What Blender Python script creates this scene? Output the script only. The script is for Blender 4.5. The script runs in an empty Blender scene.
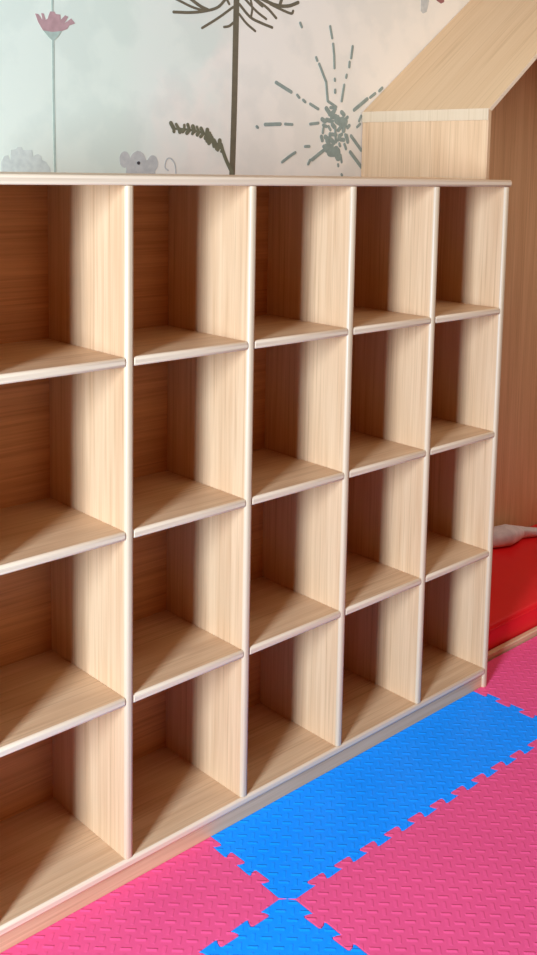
import bpy, bmesh, math, random
from mathutils import Vector, Matrix
random.seed(7)
scene = bpy.context.scene
COL = scene.collection

# ------------------------------------------------------------------ tunables
WOOD_L, WOOD_D = (.755, .485, .24), (.62, .36, .162)
EDGE_L, EDGE_D = (.70, .51, .285), (.66, .47, .255)
EDGX_LIT_L, EDGX_LIT_D = (.84, .63, .375), (.80, .585, .34)
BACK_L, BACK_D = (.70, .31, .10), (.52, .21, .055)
ROOF_L, ROOF_D = (.75, .49, .235), (.68, .42, .19)
PINK, BLUE, RED = (.92, .095, .215), (.001, .315, .93), (.92, .013, .015)
WALL_A, WALL_B, WALL_C, WALL_D = (.75, .755, .52), (.785, .75, .53), (.885, .76, .535), (.89, .765, .54)
RSLOPE = .77
MZ = .1
PILLOW = [(.755, .565, .60, .035), (.80, .530, .61, .062), (.86, .497, .61, .076), (.92, .505, .605, .070), (.98, .525, .585, .050), (1.04, .50, .56, .036), (1.12, .455, .52, .026), (1.19, .43, .50, .016)]
LIGHTS = [('window_light', (-5.0, -1.85, 1.9), (-.7, .1, .9), .7, 2.5, 355, (.81, 1.05, 1.54)),
          ('ceiling_light', (.75, -.85, 3.0), (.75, -.75, 0), 1.9, .4, 19, (1, .97, .98)),]
WORLD, WORLD_S = (1, .30, .10), .13
EXPOSURE = 0.0

# ------------------------------------------------------------------ painted motifs on the wall (metres: x, z)
STROKES = {
  'bloom_stem': [([(-1.1758,2.0644),(-1.1762,2.0163)],0.006),([(-1.1748,1.9529),(-1.1744,1.7937),(-1.1719,1.6058)],0.0067)],
  'plant': [([(-0.5516,2.1503),(-0.553,2.0092),(-0.5552,1.8007),(-0.5598,1.6073)],0.0217),([(-0.5645,2.1048),(-0.6219,2.0662),(-0.6818,2.0309)],0.0074),([(-0.5883,2.131),(-0.6224,2.0979),(-0.6712,2.0806),(-0.7264,2.0699),(-0.7856,2.0644)],0.0085),([(-0.777,2.1016),(-0.7193,2.0863),(-0.6712,2.0806)],0.0072),([(-0.7341,2.1126),(-0.6899,2.0927),(-0.66,2.0848)],0.0099),([(-0.5598,2.0615),(-0.5791,2.0476),(-0.5985,2.0426)],0.0075),([(-0.5406,2.0871),(-0.5122,2.0637),(-0.4754,2.0438)],0.0076),([(-0.5411,2.1165),(-0.4965,2.0833),(-0.4513,2.0704),(-0.4054,2.0618)],0.0086),([(-0.5216,2.1365),(-0.4726,2.1039),(-0.431,2.0847)],0.0077),([(-0.4976,2.1395),(-0.489,2.1109),(-0.4925,2.0867)],0.007),([(-0.4815,2.1415),(-0.4276,2.1182),(-0.3893,2.0924)],0.0086),([(-0.4571,2.1446),(-0.3944,2.1313),(-0.3391,2.1349),(-0.296,2.1509)],0.011),([(-0.4154,2.1318),(-0.3644,2.1197),(-0.3255,2.1135),(-0.3171,2.1222)],0.0082),([(-0.5921,2.1276),(-0.5802,2.1117)],0.0075),([(-0.3734,2.1369),(-0.3655,2.1592)],0.0111),([(-0.4484,2.1218),(-0.4897,2.1435)],0.0093)],
  'fern': [([(-0.5598,1.6104),(-0.5843,1.6493),(-0.6005,1.682)],0.0126),([(-0.6005,1.682),(-0.6396,1.7017),(-0.6666,1.7244),(-0.7229,1.7339),(-0.7848,1.7357)],0.0068),([(-0.5986,1.682),(-0.6043,1.6963)],0.0098),([(-0.5986,1.682),(-0.6039,1.6749)],0.0092),([(-0.6107,1.6882),(-0.6107,1.7069)],0.014),([(-0.6107,1.6882),(-0.6179,1.6781)],0.0097),([(-0.6227,1.6942),(-0.6312,1.708)],0.0094),([(-0.6227,1.6942),(-0.6217,1.6828)],0.014),([(-0.6347,1.7002),(-0.6416,1.7143)],0.0129),([(-0.6347,1.7002),(-0.6329,1.6898)],0.012),([(-0.6439,1.707),(-0.6463,1.7204)],0.0135),([(-0.6439,1.707),(-0.6526,1.6979)],0.0125),([(-0.6523,1.714),(-0.6496,1.7274)],0.0111),([(-0.6523,1.714),(-0.659,1.7049)],0.0133),([(-0.6606,1.721),(-0.6588,1.7369)],0.0137),([(-0.6606,1.721),(-0.6656,1.7124)],0.0132),([(-0.6734,1.7259),(-0.6825,1.7403)],0.0117),([(-0.6734,1.7259),(-0.684,1.7157)],0.0099),([(-0.6909,1.7289),(-0.6981,1.7441)],0.0083),([(-0.6909,1.7289),(-0.6969,1.721)],0.0114),([(-0.7081,1.7318),(-0.7133,1.7445)],0.0139),([(-0.7081,1.7318),(-0.7151,1.7232)],0.0091),([(-0.7258,1.7341),(-0.7323,1.7494)],0.01),([(-0.7258,1.7341),(-0.7353,1.7243)],0.0112),([(-0.745,1.7347),(-0.7449,1.7473)],0.0082),([(-0.745,1.7347),(-0.7511,1.7287)],0.0116),([(-0.7641,1.7352),(-0.7744,1.7483)],0.0088),([(-0.7641,1.7352),(-0.761,1.7265)],0.0117),([(-0.783,1.7358),(-0.7936,1.751)],0.0121),([(-0.783,1.7358),(-0.7825,1.7269)],0.0094)],
  'burst': [([(-0.1491,2.0923),(-0.1384,2.0565)],0.0095),([(-0.133,2.0377),(-0.127,2.0027)],0.0095),([(-0.1269,1.9995),(-0.1241,1.9608)],0.0095),([(-0.0394,2.0385),(-0.0452,2.0002)],0.0099),([(-0.0519,1.9864),(-0.0537,1.9698)],0.0097),([(-0.0648,1.9426),(-0.0669,1.9342)],0.0097),([(-0.0756,1.9089),(-0.0857,1.8555)],0.0097),([(-0.3843,1.8951),(-0.3187,1.87)],0.0114),([(-0.292,1.8622),(-0.2829,1.8549)],0.0091),([(-0.2103,1.9874),(-0.2054,1.9782)],0.0094),([(-0.1958,1.9679),(-0.1615,1.9126),(-0.1523,1.8515),(-0.1114,1.8342)],0.0095),([(0.1153,1.9119),(0.1002,1.9006)],0.0103),([(0.08,1.8908),(0.055,1.8757)],0.0102),([(-0.1214,1.9252),(-0.1207,1.9204)],0.0095),([(-0.1182,1.8896),(-0.1179,1.8814)],0.0097),([(-0.2854,2.0886),(-0.2784,2.0769)],0.009),([(-0.2648,1.8481),(-0.2556,1.8422)],0.0093),([(-0.2328,1.8372),(-0.1956,1.8231)],0.0094),([(0.04,1.8697),(-0.0235,1.8291)],0.0125),([(-0.463,1.7551),(-0.4588,1.7522)],0.0088),([(-0.4277,1.7628),(-0.3639,1.7671)],0.0113),([(-0.3422,1.7681),(-0.3115,1.7678)],0.0091),([(-0.2308,1.773),(-0.1941,1.7778)],0.0094),([(-0.3521,1.6477),(-0.3132,1.6708),(-0.2956,1.6792)],0.0092),([(-0.2513,1.6997),(-0.2331,1.7009)],0.0094),([(-0.2359,1.6434),(-0.2271,1.6566)],0.0095),([(-0.218,1.6584),(-0.1586,1.6942)],0.012),([(-0.0376,1.6874),(0.0195,1.6377)],0.0126),([(-0.0348,1.7414),(0.017,1.6956)],0.0128),([(-0.0947,1.6442),(-0.0935,1.6393)],0.0098),([(-0.0764,1.611),(-0.0739,1.6076)],0.0098),([(-0.0838,1.6762),(-0.078,1.6529)],0.0098),([(0.0029,1.7934),(0.0122,1.8107)],0.01),([(-0.0063,1.7728),(0.0083,1.7835)],0.01),([(-0.1346,1.6849),(-0.1011,1.6858)],0.0328),([(-0.1061,1.6923),(-0.0956,1.6693)],0.0287),([(-0.105,1.7917),(-0.0707,1.78)],0.0287)],
  'mouse_tail': [([(-0.8018,1.6147),(-0.8133,1.6246),(-0.8081,1.6448),(-0.7939,1.6499),(-0.7786,1.6353),(-0.7737,1.6078)],0.0045)],
}
SHAPES = {
  'bloom': [(-1.2264,2.0093),(-1.218,1.9889),(-1.2038,1.969),(-1.1776,1.9654),(-1.1539,1.9717),(-1.1329,1.9803),(-1.1269,1.9899),(-1.1087,1.9971),(-1.1207,2.0086),(-1.1418,1.9934),(-1.1297,2.012),(-1.1387,2.0148),(-1.1522,2.0013),(-1.1536,2.0151),(-1.1669,2.0149),(-1.1712,2.0207),(-1.1829,2.0194),(-1.1865,2.0113),(-1.1904,2.0008),(-1.1963,1.9963),(-1.2019,2.0121),(-1.2091,2.0125),(-1.205,1.9941),(-1.2178,2.009)],
  'calyx': [(-1.2038,1.969),(-1.1776,1.9679),(-1.1494,1.9734),(-1.16,1.9582),(-1.1704,1.9483),(-1.1792,1.9474),(-1.1908,1.9564)],
  'ear1': [(-0.9338,1.6436),(-0.9347,1.6365),(-0.9372,1.6301),(-0.9412,1.625),(-0.9463,1.6217),(-0.9518,1.6205),(-0.9574,1.6215),(-0.9624,1.6247),(-0.9664,1.6296),(-0.9689,1.6359),(-0.9698,1.6429),(-0.9689,1.6499),(-0.9664,1.6562),(-0.9624,1.6613),(-0.9574,1.6647),(-0.9519,1.6659),(-0.9463,1.665),(-0.9413,1.6619),(-0.9373,1.6569),(-0.9347,1.6506)],
  'head': [(-0.8786,1.6335),(-0.88,1.6224),(-0.8842,1.6123),(-0.8907,1.6043),(-0.8989,1.5991),(-0.908,1.5973),(-0.917,1.5989),(-0.9251,1.6039),(-0.9316,1.6117),(-0.9357,1.6215),(-0.9371,1.6324),(-0.9357,1.6434),(-0.9316,1.6533),(-0.9252,1.6613),(-0.9172,1.6665),(-0.9081,1.6685),(-0.8991,1.667),(-0.8909,1.6621),(-0.8843,1.6544),(-0.8801,1.6445)],
  'ear2': [(-0.8375,1.6342),(-0.8384,1.6269),(-0.8411,1.6202),(-0.8453,1.6149),(-0.8507,1.6115),(-0.8566,1.6103),(-0.8625,1.6114),(-0.8679,1.6146),(-0.8721,1.6198),(-0.8749,1.6263),(-0.8758,1.6335),(-0.8749,1.6408),(-0.8722,1.6474),(-0.868,1.6526),(-0.8627,1.6561),(-0.8568,1.6574),(-0.8509,1.6564),(-0.8455,1.6531),(-0.8412,1.648),(-0.8384,1.6415)],
  'body': [(-0.9472,1.6419),(-0.848,1.644),(-0.8478,1.6041),(-0.9471,1.603)],
  'nose': [(-0.9002,1.6345),(-0.9013,1.6315),(-0.904,1.6296),(-0.9073,1.6295),(-0.9101,1.6313),(-0.9111,1.6343),(-0.9101,1.6373),(-0.9074,1.6391),(-0.904,1.6392),(-0.9013,1.6374)],
  'critter': [(-1.3273,1.6014),(-1.3269,1.6292),(-1.3184,1.6445),(-1.3072,1.6473),(-1.3018,1.6347),(-1.3001,1.6601),(-1.2846,1.6631),(-1.2817,1.6683),(-1.2689,1.6686),(-1.2648,1.6611),(-1.2389,1.6618),(-1.2363,1.6438),(-1.2304,1.6491),(-1.2217,1.6519),(-1.2129,1.6469),(-1.2101,1.6366),(-1.1984,1.6316),(-1.1867,1.6161),(-1.1839,1.603)],
  'patch': [(-1.2794,1.6301),(-1.2735,1.6455),(-1.268,1.6277),(-1.271,1.6174),(-1.2781,1.6199)],
  'greytop': [(0.3082,2.2511),(0.3585,2.2575),(0.3494,2.2179),(0.3422,2.196),(0.3229,2.1885),(0.3085,2.1955)],
  'redtop': [(0.3815,2.2534),(0.3995,2.2416),(0.423,2.2353),(0.44,2.243),(0.4387,2.2642)],
}


# ------------------------------------------------------------------ helpers
def srgb(r, g, b):
    f = lambda c: ((c/255)/12.92 if c/255 <= .04045 else ((c/255+.055)/1.055)**2.4)
    return (f(r), f(g), f(b), 1)

def obj(name, bm, mats, parent=None, smooth=False, loc=(0, 0, 0)):
    me = bpy.data.meshes.new(name)
    bmesh.ops.recalc_face_normals(bm, faces=bm.faces[:])
    bm.to_mesh(me); bm.free()
    for m in (mats if isinstance(mats, (list, tuple)) else [mats]):
        me.materials.append(m)
    if smooth:
        for p in me.polygons: p.use_smooth = True
    o = bpy.data.objects.new(name, me); COL.objects.link(o)
    o.location = loc
    if parent: o.parent = parent
    return o

def tag(o, label=None, cat=None, group=None, kind=None):
    if label: o['label'] = label
    if cat: o['category'] = cat
    if group: o['group'] = group
    if kind: o['kind'] = kind
    return o

def empty(name, loc=(0, 0, 0)):
    o = bpy.data.objects.new(name, None); COL.objects.link(o)
    o.location = loc; o.empty_display_size = .1
    return o

def box(x0, x1, y0, y1, z0, z1, bev=.0015, front=0.0, seg=3):
    """box; 'front' rounds the edges of the face that looks to -y"""
    bm = bmesh.new()
    bmesh.ops.create_cube(bm, size=1)
    for v in bm.verts:
        v.co = Vector((x0 if v.co.x < 0 else x1, y0 if v.co.y < 0 else y1, z0 if v.co.z < 0 else z1))
    if front > 0:
        L = [x1-x0, 0, z1-z0]; ax = 0 if L[0] > L[2] else 2
        es = [e for e in bm.edges if all(abs(v.co.y-y0) < 1e-6 for v in e.verts)
              and abs(e.verts[0].co[ax]-e.verts[1].co[ax]) > 1e-6]
        r = bmesh.ops.bevel(bm, geom=es, offset=front, segments=5, profile=.5, affect='EDGES')
        for f in r['faces']: f.smooth = True
    if bev > 0:
        es = [e for e in bm.edges if e.calc_face_angle(0) > 1.0]
        bmesh.ops.bevel(bm, geom=es, offset=bev, segments=2, profile=.5, affect='EDGES')
    return bm

def prism_xz(pts, y0, y1):
    """polygon in the x-z plane given a thickness along y"""
    bm = bmesh.new()
    a = [bm.verts.new((x, y0, z)) for x, z in pts]
    b = [bm.verts.new((x, y1, z)) for x, z in pts]
    n = len(pts)
    bm.faces.new(a); bm.faces.new(b[::-1])
    for i in range(n):
        bm.faces.new((a[i], a[(i+1) % n], b[(i+1) % n], b[i]))
    return bm

def join(bms):
    out = bmesh.new()
    for b in bms:
        me = bpy.data.meshes.new('tmp'); b.to_mesh(me); b.free()
        out.from_mesh(me); bpy.data.meshes.remove(me)
    return out

# ------------------------------------------------------------------ materials
def mat(name, rough=.5, spec=.4):
    m = bpy.data.materials.new(name); m.use_nodes = True
    nt = m.node_tree; b = nt.nodes['Principled BSDF']
    b.inputs['Roughness'].default_value = rough
    b.inputs['Specular IOR Level'].default_value = spec
    return m, nt, b

def node(nt, t, **kw):
    n = nt.nodes.new(t)
    for k, v in kw.items():
        if k.startswith('i_'): n.inputs[k[2:].replace('_', ' ')].default_value = v
        else: setattr(n, k, v)
    return n

def math_(nt, op, a, b=None, c=None):
    n = nt.nodes.new('ShaderNodeMath'); n.operation = op
    for i, v in enumerate((a, b, c)):
        if v is None: continue
        if isinstance(v, (int, float)): n.inputs[i].default_value = v
        else: nt.links.new(v, n.inputs[i])
    return n.outputs[0]

def ramp(nt, fac, stops):
    r = nt.nodes.new('ShaderNodeValToRGB')
    e = r.color_ramp.elements
    while len(e) < len(stops): e.new(.5)
    for k, (p, c) in zip(e, stops): k.position = p; k.color = c
    nt.links.new(fac, r.inputs[0])
    return r.outputs[0]

def mixc(nt, fac, a, b, mode='MIX'):
    n = nt.nodes.new('ShaderNodeMix'); n.data_type = 'RGBA'; n.blend_type = mode
    for s, v in ((0, fac), (6, a), (7, b)):
        if isinstance(v, (int, float)): n.inputs[s].default_value = v
        elif isinstance(v, tuple): n.inputs[s].default_value = v
        else: nt.links.new(v, n.inputs[s])
    return n.outputs[2]

def wood(name, light, dark, axis, strength=1.0, rough=.42, tilt=0.0):
    m, nt, b = mat(name, rough, .35)
    tc = node(nt, 'ShaderNodeTexCoord'); oi = node(nt, 'ShaderNodeObjectInfo')
    off = node(nt, 'ShaderNodeVectorMath', operation='ADD')
    sc = node(nt, 'ShaderNodeVectorMath', operation='SCALE'); sc.inputs[3].default_value = 9.0
    comb = node(nt, 'ShaderNodeCombineXYZ')
    for i in range(3): nt.links.new(oi.outputs['Random'], comb.inputs[i])
    nt.links.new(comb.outputs[0], sc.inputs[0])
    turn = node(nt, 'ShaderNodeMapping'); turn.inputs['Rotation'].default_value = (0, tilt, 0)      # grain that follows a pitched panel
    nt.links.new(tc.outputs['Object'], turn.inputs[0])
    nt.links.new(turn.outputs[0], off.inputs[0]); nt.links.new(sc.outputs[0], off.inputs[1])
    def streak(across, along, detail, dist):
        mp = node(nt, 'ShaderNodeMapping')
        s = [across]*3; s['xyz'.index(axis)] = along
        mp.inputs['Scale'].default_value = s
        nt.links.new(off.outputs[0], mp.inputs[0])
        nz = node(nt, 'ShaderNodeTexNoise')
        nz.inputs['Scale'].default_value = 1; nz.inputs['Detail'].default_value = detail
        nz.inputs['Distortion'].default_value = dist; nz.inputs['Roughness'].default_value = .6
        nt.links.new(mp.outputs[0], nz.inputs['Vector'])
        return nz.outputs[0]
    a = streak(38, 1.4, 4, .6); f = streak(210, 3.5, 3, .2)
    v = math_(nt, 'ADD', math_(nt, 'MULTIPLY', a, .62), math_(nt, 'MULTIPLY', f, .38))
    k = .17/strength
    c = ramp(nt, v, [(max(0, .5-k), dark), (min(1, .5+k*.75), light)])
    g = streak(140, 2.0, 2, .3)
    pores = ramp(nt, g, [(.30, (.80, .74, .68, 1)), (.46, (1, 1, 1, 1))])
    c = mixc(nt, .8*strength, c, pores, 'MULTIPLY')
    nt.links.new(c, b.inputs['Base Color'])
    bp = node(nt, 'ShaderNodeBump'); bp.inputs['Strength'].default_value = .06; bp.inputs['Distance'].default_value = .001
    nt.links.new(f, bp.inputs['Height']); nt.links.new(bp.outputs[0], b.inputs['Normal'])
    return m

def plain(name, c, rough=.6, spec=.3, vary=.06, scale=30):
    m, nt, b = mat(name, rough, spec)
    tc = node(nt, 'ShaderNodeTexCoord'); nz = node(nt, 'ShaderNodeTexNoise')
    nz.inputs['Scale'].default_value = scale; nz.inputs['Detail'].default_value = 4
    nt.links.new(tc.outputs['Object'], nz.inputs['Vector'])
    lo = tuple(x*(1-vary) for x in c[:3])+(1,); hi = tuple(min(1, x*(1+vary)) for x in c[:3])+(1,)
    nt.links.new(ramp(nt, nz.outputs[0], [(.3, lo), (.7, hi)]), b.inputs['Base Color'])
    return m

def foam(name, c, c2):
    """EVA foam with a raised basket weave turned 45 degrees to the tile"""
    m, nt, b = mat(name, .5, .22)
    tc = node(nt, 'ShaderNodeTexCoord'); sep = node(nt, 'ShaderNodeSeparateXYZ')
    nt.links.new(tc.outputs['Object'], sep.inputs[0])
    s = .0272*math.sqrt(2)
    U = math_(nt, 'DIVIDE', math_(nt, 'SUBTRACT', sep.outputs[0], sep.outputs[1]), s)
    V = math_(nt, 'DIVIDE', math_(nt, 'ADD', sep.outputs[0], sep.outputs[1]), s)
    par = math_(nt, 'FLOORED_MODULO', math_(nt, 'ADD', math_(nt, 'FLOOR', U), math_(nt, 'FLOOR', V)), 2.0)
    fu = math_(nt, 'ABSOLUTE', math_(nt, 'SUBTRACT', math_(nt, 'FRACT', U), .5))
    fv = math_(nt, 'ABSOLUTE', math_(nt, 'SUBTRACT', math_(nt, 'FRACT', V), .5))
    def lerp(a, bb):
        return math_(nt, 'ADD', math_(nt, 'MULTIPLY', a, math_(nt, 'SUBTRACT', 1.0, par)), math_(nt, 'MULTIPLY', bb, par))
    al = lerp(fu, fv); ac = lerp(fv, fu)
    def ss(x, e0, e1):
        n = node(nt, 'ShaderNodeMapRange', interpolation_type='SMOOTHSTEP')
        n.inputs[1].default_value = e0; n.inputs[2].default_value = e1
        n.inputs[3].default_value = 1; n.inputs[4].default_value = 0
        nt.links.new(x, n.inputs[0]); return n.outputs[0]
    su = math_(nt, 'SUBTRACT', math_(nt, 'FRACT', U), .5); sv = math_(nt, 'SUBTRACT', math_(nt, 'FRACT', V), .5)
    sc_ = lerp(sv, su)                                # signed distance across the bar: steep near edge, long far slope
    h = math_(nt, 'MULTIPLY', math_(nt, 'MULTIPLY', ss(sc_, .08, .17), math_(nt, 'SUBTRACT', 1.0, ss(sc_, -.26, .10))), ss(al, .34, .50))
    h = math_(nt, 'MULTIPLY', h, math_(nt, 'SUBTRACT', 1.0, math_(nt, 'MULTIPLY', par, .6)))
    bp = node(nt, 'ShaderNodeBump'); bp.inputs['Strength'].default_value = BUMP; bp.inputs['Distance'].default_value = .004
    nt.links.new(h, bp.inputs['Height']); nt.links.new(bp.outputs[0], b.inputs['Normal'])
    nz = node(nt, 'ShaderNodeTexNoise'); nz.inputs['Scale'].default_value = 3.0; nz.inputs['Detail'].default_value = 5
    nt.links.new(tc.outputs['Object'], nz.inputs['Vector'])
    base = ramp(nt, nz.outputs[0], [(.35, c), (.65, c2)])
    nt.links.new(base, b.inputs['Base Color'])
    return m

def lin(r, g, b): return (r, g, b, 1)

BUMP = .4
W_L, W_D = lin(*WOOD_L), lin(*WOOD_D)
wood_z = wood('beech_upright', W_L, W_D, 'z')
wood_x = wood('beech_lengthwise', W_L, W_D, 'x')
edge_band = wood('pale_edge_band', lin(*EDGE_L), lin(*EDGE_D), 'z', .6, .38)
edge_band_x_lit = wood('pale_edge_band_lengthwise_lit', lin(*EDGX_LIT_L), lin(*EDGX_LIT_D), 'x', .6, .38)  # same banding with a raised albedo, standing in for weak frontal light
back_wood = wood('shaded_back_wood', lin(*BACK_L), lin(*BACK_D), 'x', 1.0, .5)  # browner than the case wood: cubby shade put into the colour
ply_roof = wood('birch_ply', lin(*ROOF_L), lin(*ROOF_D), 'x', .8, .45, math.atan(RSLOPE))
ply_roof_far = wood('birch_ply_far_pitch', lin(*ROOF_L), lin(*ROOF_D), 'x', .8, .45, -math.atan(RSLOPE))
pink = foam('pink_foam', lin(*PINK), lin(*[c*1.06 for c in PINK]))
blue = foam('blue_foam', lin(*BLUE), lin(*[c*1.06 for c in BLUE]))
red_vinyl = plain('red_vinyl', lin(*RED), .45, .4, .05, 4)
white_cloth = plain('white_plush', lin(.82, .79, .76), .95, .1, .1, 40)

# wall paint: pale watercolour, greenish grey to the left, pinkish to the right
wallm, nt, b = mat('watercolour_wall', .35, .3)
tc = node(nt, 'ShaderNodeTexCoord'); sep = node(nt, 'ShaderNodeSeparateXYZ'); nt.links.new(tc.outputs['Object'], sep.inputs[0])
nz = node(nt, 'ShaderNodeTexNoise'); nz.inputs['Scale'].default_value = 2.6; nz.inputs['Detail'].default_value = 6
nz.inputs['Distortion'].default_value = .4
nt.links.new(tc.outputs['Object'], nz.inputs['Vector'])
t = math_(nt, 'ADD', math_(nt, 'MULTIPLY', math_(nt, 'ADD', sep.outputs[0], .62), 1.5), math_(nt, 'MULTIPLY', math_(nt, 'SUBTRACT', nz.outputs[0], .5), 1.6))
t = math_(nt, 'ADD', t, .5)
wash = ramp(nt, t, [(.0, lin(*WALL_A)), (.42, lin(*WALL_B)), (.62, lin(*WALL_C)), (1., lin(*WALL_D))])
n2 = node(nt, 'ShaderNodeTexNoise'); n2.inputs['Scale'].default_value = 7; n2.inputs['Detail'].default_value = 7
nt.links.new(tc.outputs['Object'], n2.inputs['Vector'])
blot = ramp(nt, n2.outputs[0], [(.44, lin(.93, .94, .94)), (.56, lin(1, 1, 1))])
nt.links.new(mixc(nt, 1.0, wash, blot, 'MULTIPLY'), b.inputs['Base Color'])

floorm = plain('grey_floor', lin(.35, .30, .26), .6, .3, .08, 6)

# ------------------------------------------------------------------ the setting
WY = .63
wall = tag(obj('wall_back', box(-4.2, 3.2, WY, WY+.1, -.02, 2.75, 0), wallm), kind='structure')
tag(obj('floor', box(-4.2, 3.2, -4.0, WY, -.12, -.02, 0), floorm), kind='structure')

def catmull(p, n=6):
    if len(p) < 3: return [Vector(q) for q in p]
    P = [Vector(q) for q in p]; P = [2*P[0]-P[1]]+P+[2*P[-1]-P[-2]]
    out = []
    for i in range(1, len(P)-2):
        for k in range(n):
            t = k/n; a, b_, c, d = P[i-1:i+3]
            out.append(.5*((2*b_)+(c-a)*t+(2*a-5*b_+4*c-d)*t*t+(3*b_-a-3*c+d)*t**3))
    out.append(P[-2]); return out

_lay = [0]
def ribbon(pts, w, taper=False):
    q = catmull(pts); n = len(q); L = []; R = []
    for i, p in enumerate(q):
        d = (q[min(i+1, n-1)]-q[max(i-1, 0)]).normalized(); nn = Vector((-d.y, d.x))
        k = w*.5*((1-.55*i/(n-1)) if taper else 1)
        L.append(p+nn*k); R.append(p-nn*k)
    d0 = (q[1]-q[0]).normalized(); d1 = (q[-1]-q[-2]).normalized()
    cap = lambda c, d, r, s: [c+(Vector((-d.y, d.x))*math.cos(a)*s+d*math.sin(a)*s)*r for a in [math.pi*j/6 for j in range(1, 6)]]
    r1 = (L[-1]-R[-1]).length/2; r0 = (L[0]-R[0]).length/2
    poly = L+cap(q[-1], d1, r1, 1)+R[::-1]+cap(q[0], d0, r0, -1)
    _lay[0] += 1
    return prism_xz([(v.x, v.y) for v in poly], WY-.0008-.00002*(_lay[0] % 60), WY+.002)

def patch(pts, lift=0): return prism_xz(pts, WY-.0007-lift, WY+.002)

def paint(name, c): return plain(name, lin(*c), .5, .3, .1, 60)
p_olive = paint('olive_paint', (.155, .118, .06)); p_fern = paint('fern_paint', (.17, .15, .075)); p_teal = paint('teal_paint', (.28, .31, .22))
p_rose = paint('rose_paint', (.46, .265, .21)); p_mint = paint('mint_paint', (.42, .47, .32)); p_grey = paint('grey_paint', (.54, .50, .375))
p_grey2 = paint('pale_grey_paint', (.60, .60, .43)); p_dark = paint('charcoal_paint', (.05, .045, .04)); p_rust = paint('rust_paint', (.33, .12, .09))

fl = obj('painted_flower', join([patch(SHAPES['bloom'], .0004)]), p_rose, wall); fl['label'] = 'pink painted flower head on pale wall'
obj('flower_stem', join([ribbon(p, w) for p, w in STROKES['bloom_stem']]+[patch(SHAPES['calyx'], .0008)]), p_mint, wall)['label'] = 'mint green painted stem and calyx'
obj('painted_seedhead_plant', join([ribbon(p, w) for p, w in STROKES['plant']]), p_olive, wall)['label'] = 'tall olive brown painted plant with spiky drooping seed head'
obj('painted_fern_branch', join([ribbon(p, w) for p, w in STROKES['fern']]), p_fern, wall)['label'] = 'small painted olive fern branch curving left'
rb = random.Random(11); blobs = []
while len(blobs) < 40:                                # broken dabs at the heart of the burst
    a_, r_ = rb.uniform(0, 6.283), .078*rb.random()**.6
    c_ = Vector((-.116+r_*math.cos(a_)*.9, 1.754+r_*math.sin(a_)))
    if any((c_-q).length < .0125 for q, _ in blobs): continue
    blobs.append((c_, rb.uniform(0, 3.14)))
def dab(c_, t_, l_):
    d_ = Vector((math.cos(t_), math.sin(t_)))*l_
    return [tuple(c_-d_), tuple(c_+d_)]
obj('painted_burst', join([ribbon(dab(c_, t_, rb.uniform(.004, .011)), rb.uniform(.009, .017)) for c_, t_ in blobs]+[ribbon(q, w) for p, w in STROKES['burst'] for q in zip(p, p[1:])]), p_teal, wall)['label'] = 'grey teal painted dandelion burst of dashes'
ms = obj('painted_mouse', join([patch(SHAPES[k], .0001*i) for i, k in enumerate(('ear1', 'ear2', 'body', 'head'))]+[ribbon(p, w) for p, w in STROKES['mouse_tail']]), p_grey, wall)
ms['label'] = 'grey painted mouse peeking over the shelf with curled tail'
obj('mouse_nose', patch(SHAPES['nose'], .0012), p_dark, ms)['label'] = 'dark painted nose'
cr = obj('painted_bushes', patch(SHAPES['critter']), p_grey2, wall); cr['label'] = 'pale grey painted silhouette low on the wall'
obj('painted_stem_tip', patch(SHAPES['greytop']), p_grey, wall); obj('painted_petal', patch(SHAPES['redtop']), p_rust, wall)

# ------------------------------------------------------------------ cubby bookcase
T = .0215; ST = .0205; TT = .0205; ZT = 1.6085; ZB = .0655; DEP = .318
shelf_case = tag(empty('cubby_bookcase', (-.85, .15, 0)), 'long beech bookcase of empty open cubbies standing on the foam mats', 'bookcase')
O = Vector((.85, -.15, 0))
def part(name, bm, m, mats=None):
    for v in bm.verts: v.co += O
    o = obj(name, bm, mats or m, shelf_case)
    if name in ('side_panel', 'divider', 'shelf', 'top_board', 'bottom_board'):        # pale edge banding on the front edge; horizontals take the copy with painted-in light
        o.data.materials.append(edge_band if m is wood_z else edge_band_x_lit)
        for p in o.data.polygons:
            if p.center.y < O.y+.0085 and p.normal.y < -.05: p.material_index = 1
    return o
right = [-1.70, -1.3555, -1.0105, -.668, -.329, .003]           # right face of each upright
XL = right[0]-T
part('side_panel', box(right[5]-T, right[5], 0, DEP+.012, 0, ZT-TT-.0005, .0012, .008), wood_z)['label'] = 'right end panel reaching the mat'
part('side_panel', box(XL, right[0], 0, DEP+.012, 0, ZT-TT-.0005, .0012, .008), wood_z)
for r in right[1:-1]:
    part('divider', box(r-T, r, 0, DEP, ZB, ZT-TT-.0005, .0008, .009), wood_z)
part('top_board', box(XL-.003, right[5]+.003, -.003, DEP+.014, ZT-TT, ZT, .0015, .0065), wood_x)
part('bottom_board', box(right[0]+.0003, right[5]-T-.0003, -.0015, DEP, ZB-ST, ZB, .0008, .0065), wood_x)
part('plinth', box(right[0]+.0003, right[5]-T-.0003, .0085, .026, .0005, ZB-ST, .0008), wood_x)
part('back_panel', box(right[0]+.0003, right[5]-T-.0003, DEP, DEP+.008, .03, ZT-TT-.0005, .0005), back_wood)
for i in range(5):
    for z in (.4535, .8365, 1.2215):
        part('shelf', box(right[i]+.0004, right[i+1]-T-.0004,   .0015, DEP-.0003, z-ST, z, .0015, .007), wood_x)

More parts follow.
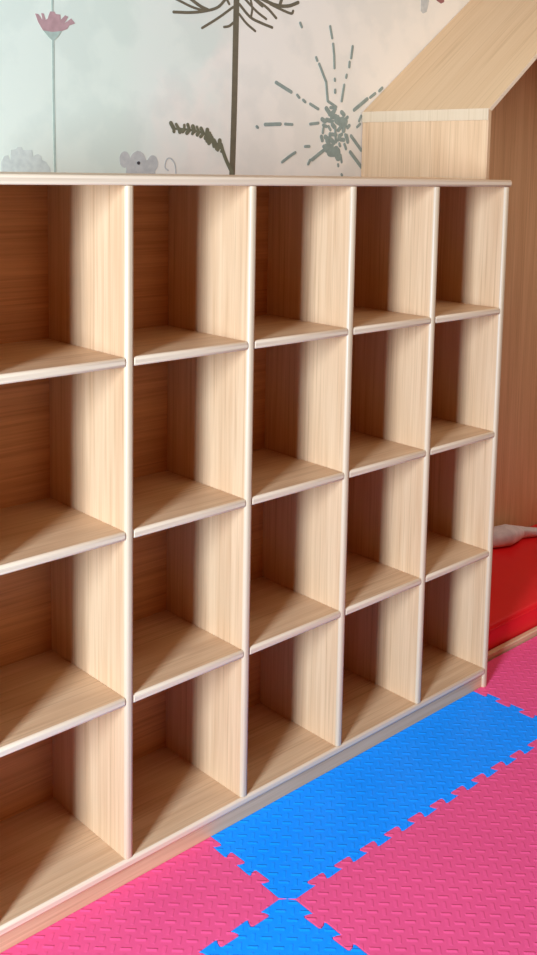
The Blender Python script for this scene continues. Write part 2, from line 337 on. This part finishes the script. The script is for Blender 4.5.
# ------------------------------------------------------------------ foam mats
V0 = Vector((-1.133, -.276)); V1 = Vector((-.045, -.296)); LT = 1.088; PER = .0868; H = .012
def edge(c, u, n, length, shift=0.0, teeth=12):
    u = Vector(u); n = Vector(n); out = [c.copy()]
    off = [(0.016, -H)]
    for k in range(teeth):
        a = PER*k+shift
        off += [(a+.072, -H*.8), (a+.067, -H*.2), (a+.064, H*.7), (a+.068, H), (a+.112, H), (a+.116, H*.7), (a+.113, -H*.2), (a+.108, -H*.8), (a+.113, -H)]
    last = 0
    for d, h in off:
        if d > length-.004: break
        out.append(c+u*d+n*h); last = h
    out.append(c+u*length+n*(last if length < 1 else 0))
    return out
XP, XM, YP, YM = (1, 0), (-1, 0), (0, 1), (0, -1)
e_h0 = edge(V0, (V1-V0).normalized(), YP, (V1-V0).length, .006); e_hm = edge(V0, XM, YM, LT); e_h1 = edge(V1, XP, YM, LT)
e_up0 = edge(V0, YP, XP, .611, .006); e_dn0 = edge(V0, YM, XM, LT); e_up1 = edge(V1, YP, XM, .631, .022, 3); e_up1c = edge(V1, YP, XM, .394, .022, 3)
e_dn1 = edge(V1, YM, XP, LT)
rev = lambda l: l[::-1]
def inset_poly(pts, d):
    n = len(pts); out = []
    for i in range(n):
        a, b_, c = pts[i-1], pts[i], pts[(i+1) % n]
        u = (b_-a).normalized(); v = (c-b_).normalized()
        n1 = Vector((-u.y, u.x)); n2 = Vector((-v.y, v.x)); m_ = n1+n2
        if m_.length < 1e-6: m_ = n1
        m_ = m_.normalized(); k = d/max(.5, m_.dot(n1)); out.append(b_+m_*k)
    return out
def mat_tile(poly, m, label, cat='foam mat', group='interlocking foam mat tiles'):
    P = []
    for q in poly:
        if not P or (q-P[-1]).length > 1e-4: P.append(q)
    if (P[0]-P[-1]).length < 1e-4: P.pop()
    area = sum(P[i-1].x*P[i].y-P[i].x*P[i-1].y for i in range(len(P)))
    if area < 0: P = P[::-1]
    cx = sum((p.x for p in P))/len(P); cy = sum((p.y for p in P))/len(P); c = Vector((cx, cy))
    bm = bmesh.new(); rings = []
    for d, z in ((.0004, -.0195), (.0004, -.0015), (.0008, -.0005), (.0018, 0)):
        rings.append([bm.verts.new((q.x, q.y, z+.0195)) for q in [p-c for p in inset_poly(P, d)]])
    n = len(P)
    for a, b_ in zip(rings, rings[1:]):
        for i in range(n): bm.faces.new((a[i], a[(i+1) % n], b_[(i+1) % n], b_[i]))
    bm.faces.new(rings[-1]); bm.faces.new(rings[0][::-1])
    bm.normal_update()
    bmesh.ops.triangulate(bm, faces=[f for f in bm.faces if len(f.verts) > 4], ngon_method='EAR_CLIP')
    o = obj('foam_mat_tile', bm, m, loc=(cx, cy, -.0195))
    return tag(o, label, cat, group)
VB = Vector((V0.x-LT, V0.y)); YC = .335
mat_tile(e_h0+[Vector((V1.x, V1.y))]+e_up1+rev(e_up0), blue, 'blue foam mat tile running along the front of the bookcase plinth')
mat_tile(e_hm+[VB, Vector((VB.x, YC))]+rev(e_up0), pink, 'pink foam mat tile under the left end of the bookcase, left of the blue tiles')
mat_tile(e_hm+[VB, VB-Vector((0, LT))]+rev(e_dn0), blue, 'blue foam mat tile meeting only a corner of the long blue tile, nearest the viewer')
mat_tile(e_h0+e_dn1[1:]+[V0-Vector((0, LT))]+rev(e_dn0), pink, 'large pink foam mat tile in the open floor at the lower right corner')
mat_tile(e_h1+[V1+Vector((LT, .394))]+rev(e_up1c), pink, 'pink foam mat tile in front of the red cushioned nook')

# ------------------------------------------------------------------ house-shaped nook
HX0, HX1, HF, HB, EAVE, SLOPE, TH = .018, 1.50, .102, WY-.002, 1.8250, RSLOPE, .015
nook = tag(empty('playhouse_nook', (.76, .36, -.02)), 'house-shaped wooden reading nook with a sloped roof right of the bookcase', 'playhouse')
O2 = Vector((-.76, -.36, .02))
def npart(name, bm, m):
    for v in bm.verts: v.co += O2
    return obj(name, bm, m, nook)
RX = (HX0+HX1)/2; RZ = EAVE+(RX-HX0)*SLOPE; tv = TH*math.hypot(1, SLOPE)
npart('side_wall', box(HX0, HX0+TH, HF, HB, -.02, EAVE-.004, .0012), wood_z)
npart('side_wall', box(HX1-TH, HX1, HF, HB, -.02, EAVE-.004, .0012), wood_z)
for s in (1, -1):
    pts = [(HX0, EAVE), (RX, RZ), (RX, RZ-tv), (HX0+TH, EAVE-tv+TH*SLOPE), (HX0, EAVE-.004)]
    if s < 0: pts = [(HX0+HX1-x, z) for x, z in pts][::-1]
    b_ = prism_xz(pts, HF-.001, HB)
    bmesh.ops.bevel(b_, geom=b_.edges[:], offset=.001, segments=1, affect='EDGES')
    ro = npart('roof_panel', b_, ply_roof if s > 0 else ply_roof_far); ro.data.materials.append(edge_band_x_lit)
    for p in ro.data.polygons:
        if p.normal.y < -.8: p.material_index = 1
npart('eave_trim', box(HX0-.003, HX0, HF, HB, 1.789, EAVE, .0008), edge_band)['label'] = 'pale edging strip along the eave'
hp = [(HX0+TH, -.02), (HX1-TH, -.02), (HX1-TH, EAVE-tv+TH*SLOPE), (RX, RZ-tv), (HX0+TH, EAVE-tv+TH*SLOPE)]
npart('back_panel', prism_xz(hp, HB-.012, HB), wood_z)
npart('base_board', box(HX0+TH, HX1-TH, HF+.02, HB-.012, -.02, 0, .001), wood_x)
npart('sill', box(HX0+TH, HX1-TH, HF, HF+.019, -.02, .018, .0015, .004), wood_x)

# ------------------------------------------------------------------ red cushion and white throw
def soft_box(x0, x1, y0, y1, z0, z1, r, nx=60, ny=24):
    bm = bmesh.new()
    bmesh.ops.create_cube(bm, size=1)
    for v in bm.verts: v.co = Vector((x0 if v.co.x < 0 else x1, y0 if v.co.y < 0 else y1, z0 if v.co.z < 0 else z1))
    bmesh.ops.bevel(bm, geom=bm.edges[:], offset=r, segments=5, profile=.5, affect='EDGES')
    for f in bm.faces: f.smooth = True
    return bm
bm = soft_box(HX0+TH+.004, HX1-TH-.004, HF+.024, HB-.016, .001, MZ, .014)
for v in bm.verts: v.co -= Vector((.76, .37, 0))
cush = tag(obj('floor_cushion', bm, red_vinyl, loc=(.76, .37, 0)), 'thick red vinyl floor cushion filling the base of the wooden nook', 'cushion')
# piping seam around the cushion
bm = bmesh.new()
x0, x1, y0, y1 = HX0+TH+.003-.76, HX1-TH-.003-.76, HF+.0232-.37, HB-.0155-.37
loop = [(x0+.01, y0), (x1-.01, y0), (x1, y0+.01), (x1, y1-.01), (x1-.01, y1), (x0+.01, y1), (x0, y1-.01), (x0, y0+.01)]
rg = []
for i, (x, y) in enumerate(loop):
    a, c = Vector(loop[i-1]), Vector(loop[(i+1) % 8]); d = (c-a).normalized(); nn = Vector((-d.y, d.x))
    rg.append([bm.verts.new((x+nn.x*.0022*math.cos(t_), y+nn.y*.0022*math.cos(t_), MZ-.015+.0022*math.sin(t_))) for t_ in [k*math.pi/3 for k in range(6)]])
for i in range(8):
    for k in range(6): bm.faces.new((rg[i][k], rg[i][(k+1) % 6], rg[(i+1) % 8][(k+1) % 6], rg[(i+1) % 8][k]))
obj('piping', bm, red_vinyl, cush, True)

def throw():
    """crumpled plush pillow lying on the cushion, thick at its left end and narrowing to the right"""
    # s along x: (x, y_front, y_back, height)
    prof = PILLOW
    bm = bmesh.new(); rings = []; NS, NC = 44, 28; rnd = random.Random(3)
    from mathutils import noise
    for i in range(NS+1):
        s = i/NS*(len(prof)-1); k = min(int(s), len(prof)-2); f = s-k; f = f*f*(3-2*f)
        x, yf, yb, h = [a+(b_-a)*f for a, b_ in zip(prof[k], prof[k+1])]
        ring = []
        for j in range(NC):
            a = 2*math.pi*j/NC; ca, sa = math.cos(a), math.sin(a)
            yy = (yf+yb)/2+(yb-yf)/2*math.copysign(abs(ca)**.8, ca)
            zz = h*.5+h*.5*math.copysign(abs(sa)**.75, sa)
            p_ = Vector((x*14, yy*22, zz*26))
            zz += (.004*noise.noise(p_)+.002*noise.noise(p_*2.7))*min(1, h/.03)*(1 if sa > -.2 else 0)
            yy += .005*noise.noise(p_+Vector((5, 2, 1)))
            ring.append(bm.verts.new((x-.92, yy-.55, max(zz, 0))))
        rings.append(ring)
    for a, b_ in zip(rings, rings[1:]):
        for j in range(NC): bm.faces.new((a[j], a[(j+1) % NC], b_[(j+1) % NC], b_[j]))
    bm.faces.new(rings[0][::-1]); bm.faces.new(rings[-1])
    return bm
tag(obj('plush_pillow', throw(), white_cloth, smooth=True, loc=(.92, .55, MZ+.0005)), 'crumpled off-white plush pillow lying at the back of the red cushion', 'pillow')

# ------------------------------------------------------------------ light
def area(name, loc, target, sx, sy, power, color):
    d = bpy.data.lights.new(name, 'AREA'); d.shape = 'RECTANGLE'; d.size = sx; d.size_y = sy; d.energy = power; d.color = color
    o = bpy.data.objects.new(name, d); COL.objects.link(o); o.location = loc
    o.rotation_euler = (Vector(target)-Vector(loc)).to_track_quat('-Z', 'Y').to_euler()
    return o
for L in LIGHTS: area(*L)
w = bpy.data.worlds.new('room_ambient'); scene.world = w; w.use_nodes = True
bg = w.node_tree.nodes['Background']; bg.inputs[0].default_value = lin(*WORLD); bg.inputs[1].default_value = WORLD_S

# ------------------------------------------------------------------ camera
cd = bpy.data.cameras.new('camera'); cam = bpy.data.objects.new('camera', cd); COL.objects.link(cam)
r = Vector((0.7152707632863441, -0.6984883741043383, 0.022399250631405666)); u = Vector((0.07012665787934101, 0.10362772418258658, 0.992140890516771)); f = Vector((0.6953200608658178, 0.7080785874617418, -0.12310453661721754))
M3 = Matrix((r, u, -f)).transposed()
cam.matrix_world = Matrix.Translation((-2.6273837, -1.8225359, 1.6353003)) @ M3.to_4x4()
cd.sensor_fit = 'AUTO'; cd.sensor_width = 36; cd.lens = 1038.0573*36/955
cd.shift_x = (268.5-308.701)/955; cd.shift_y = (295.3176-477.5)/955
cd.clip_start = .05
scene.camera = cam
vs = scene.view_settings
vs.view_transform = 'Standard'; vs.look = 'None'; vs.gamma = 1; vs.use_curve_mapping = False; vs.exposure = EXPOSURE
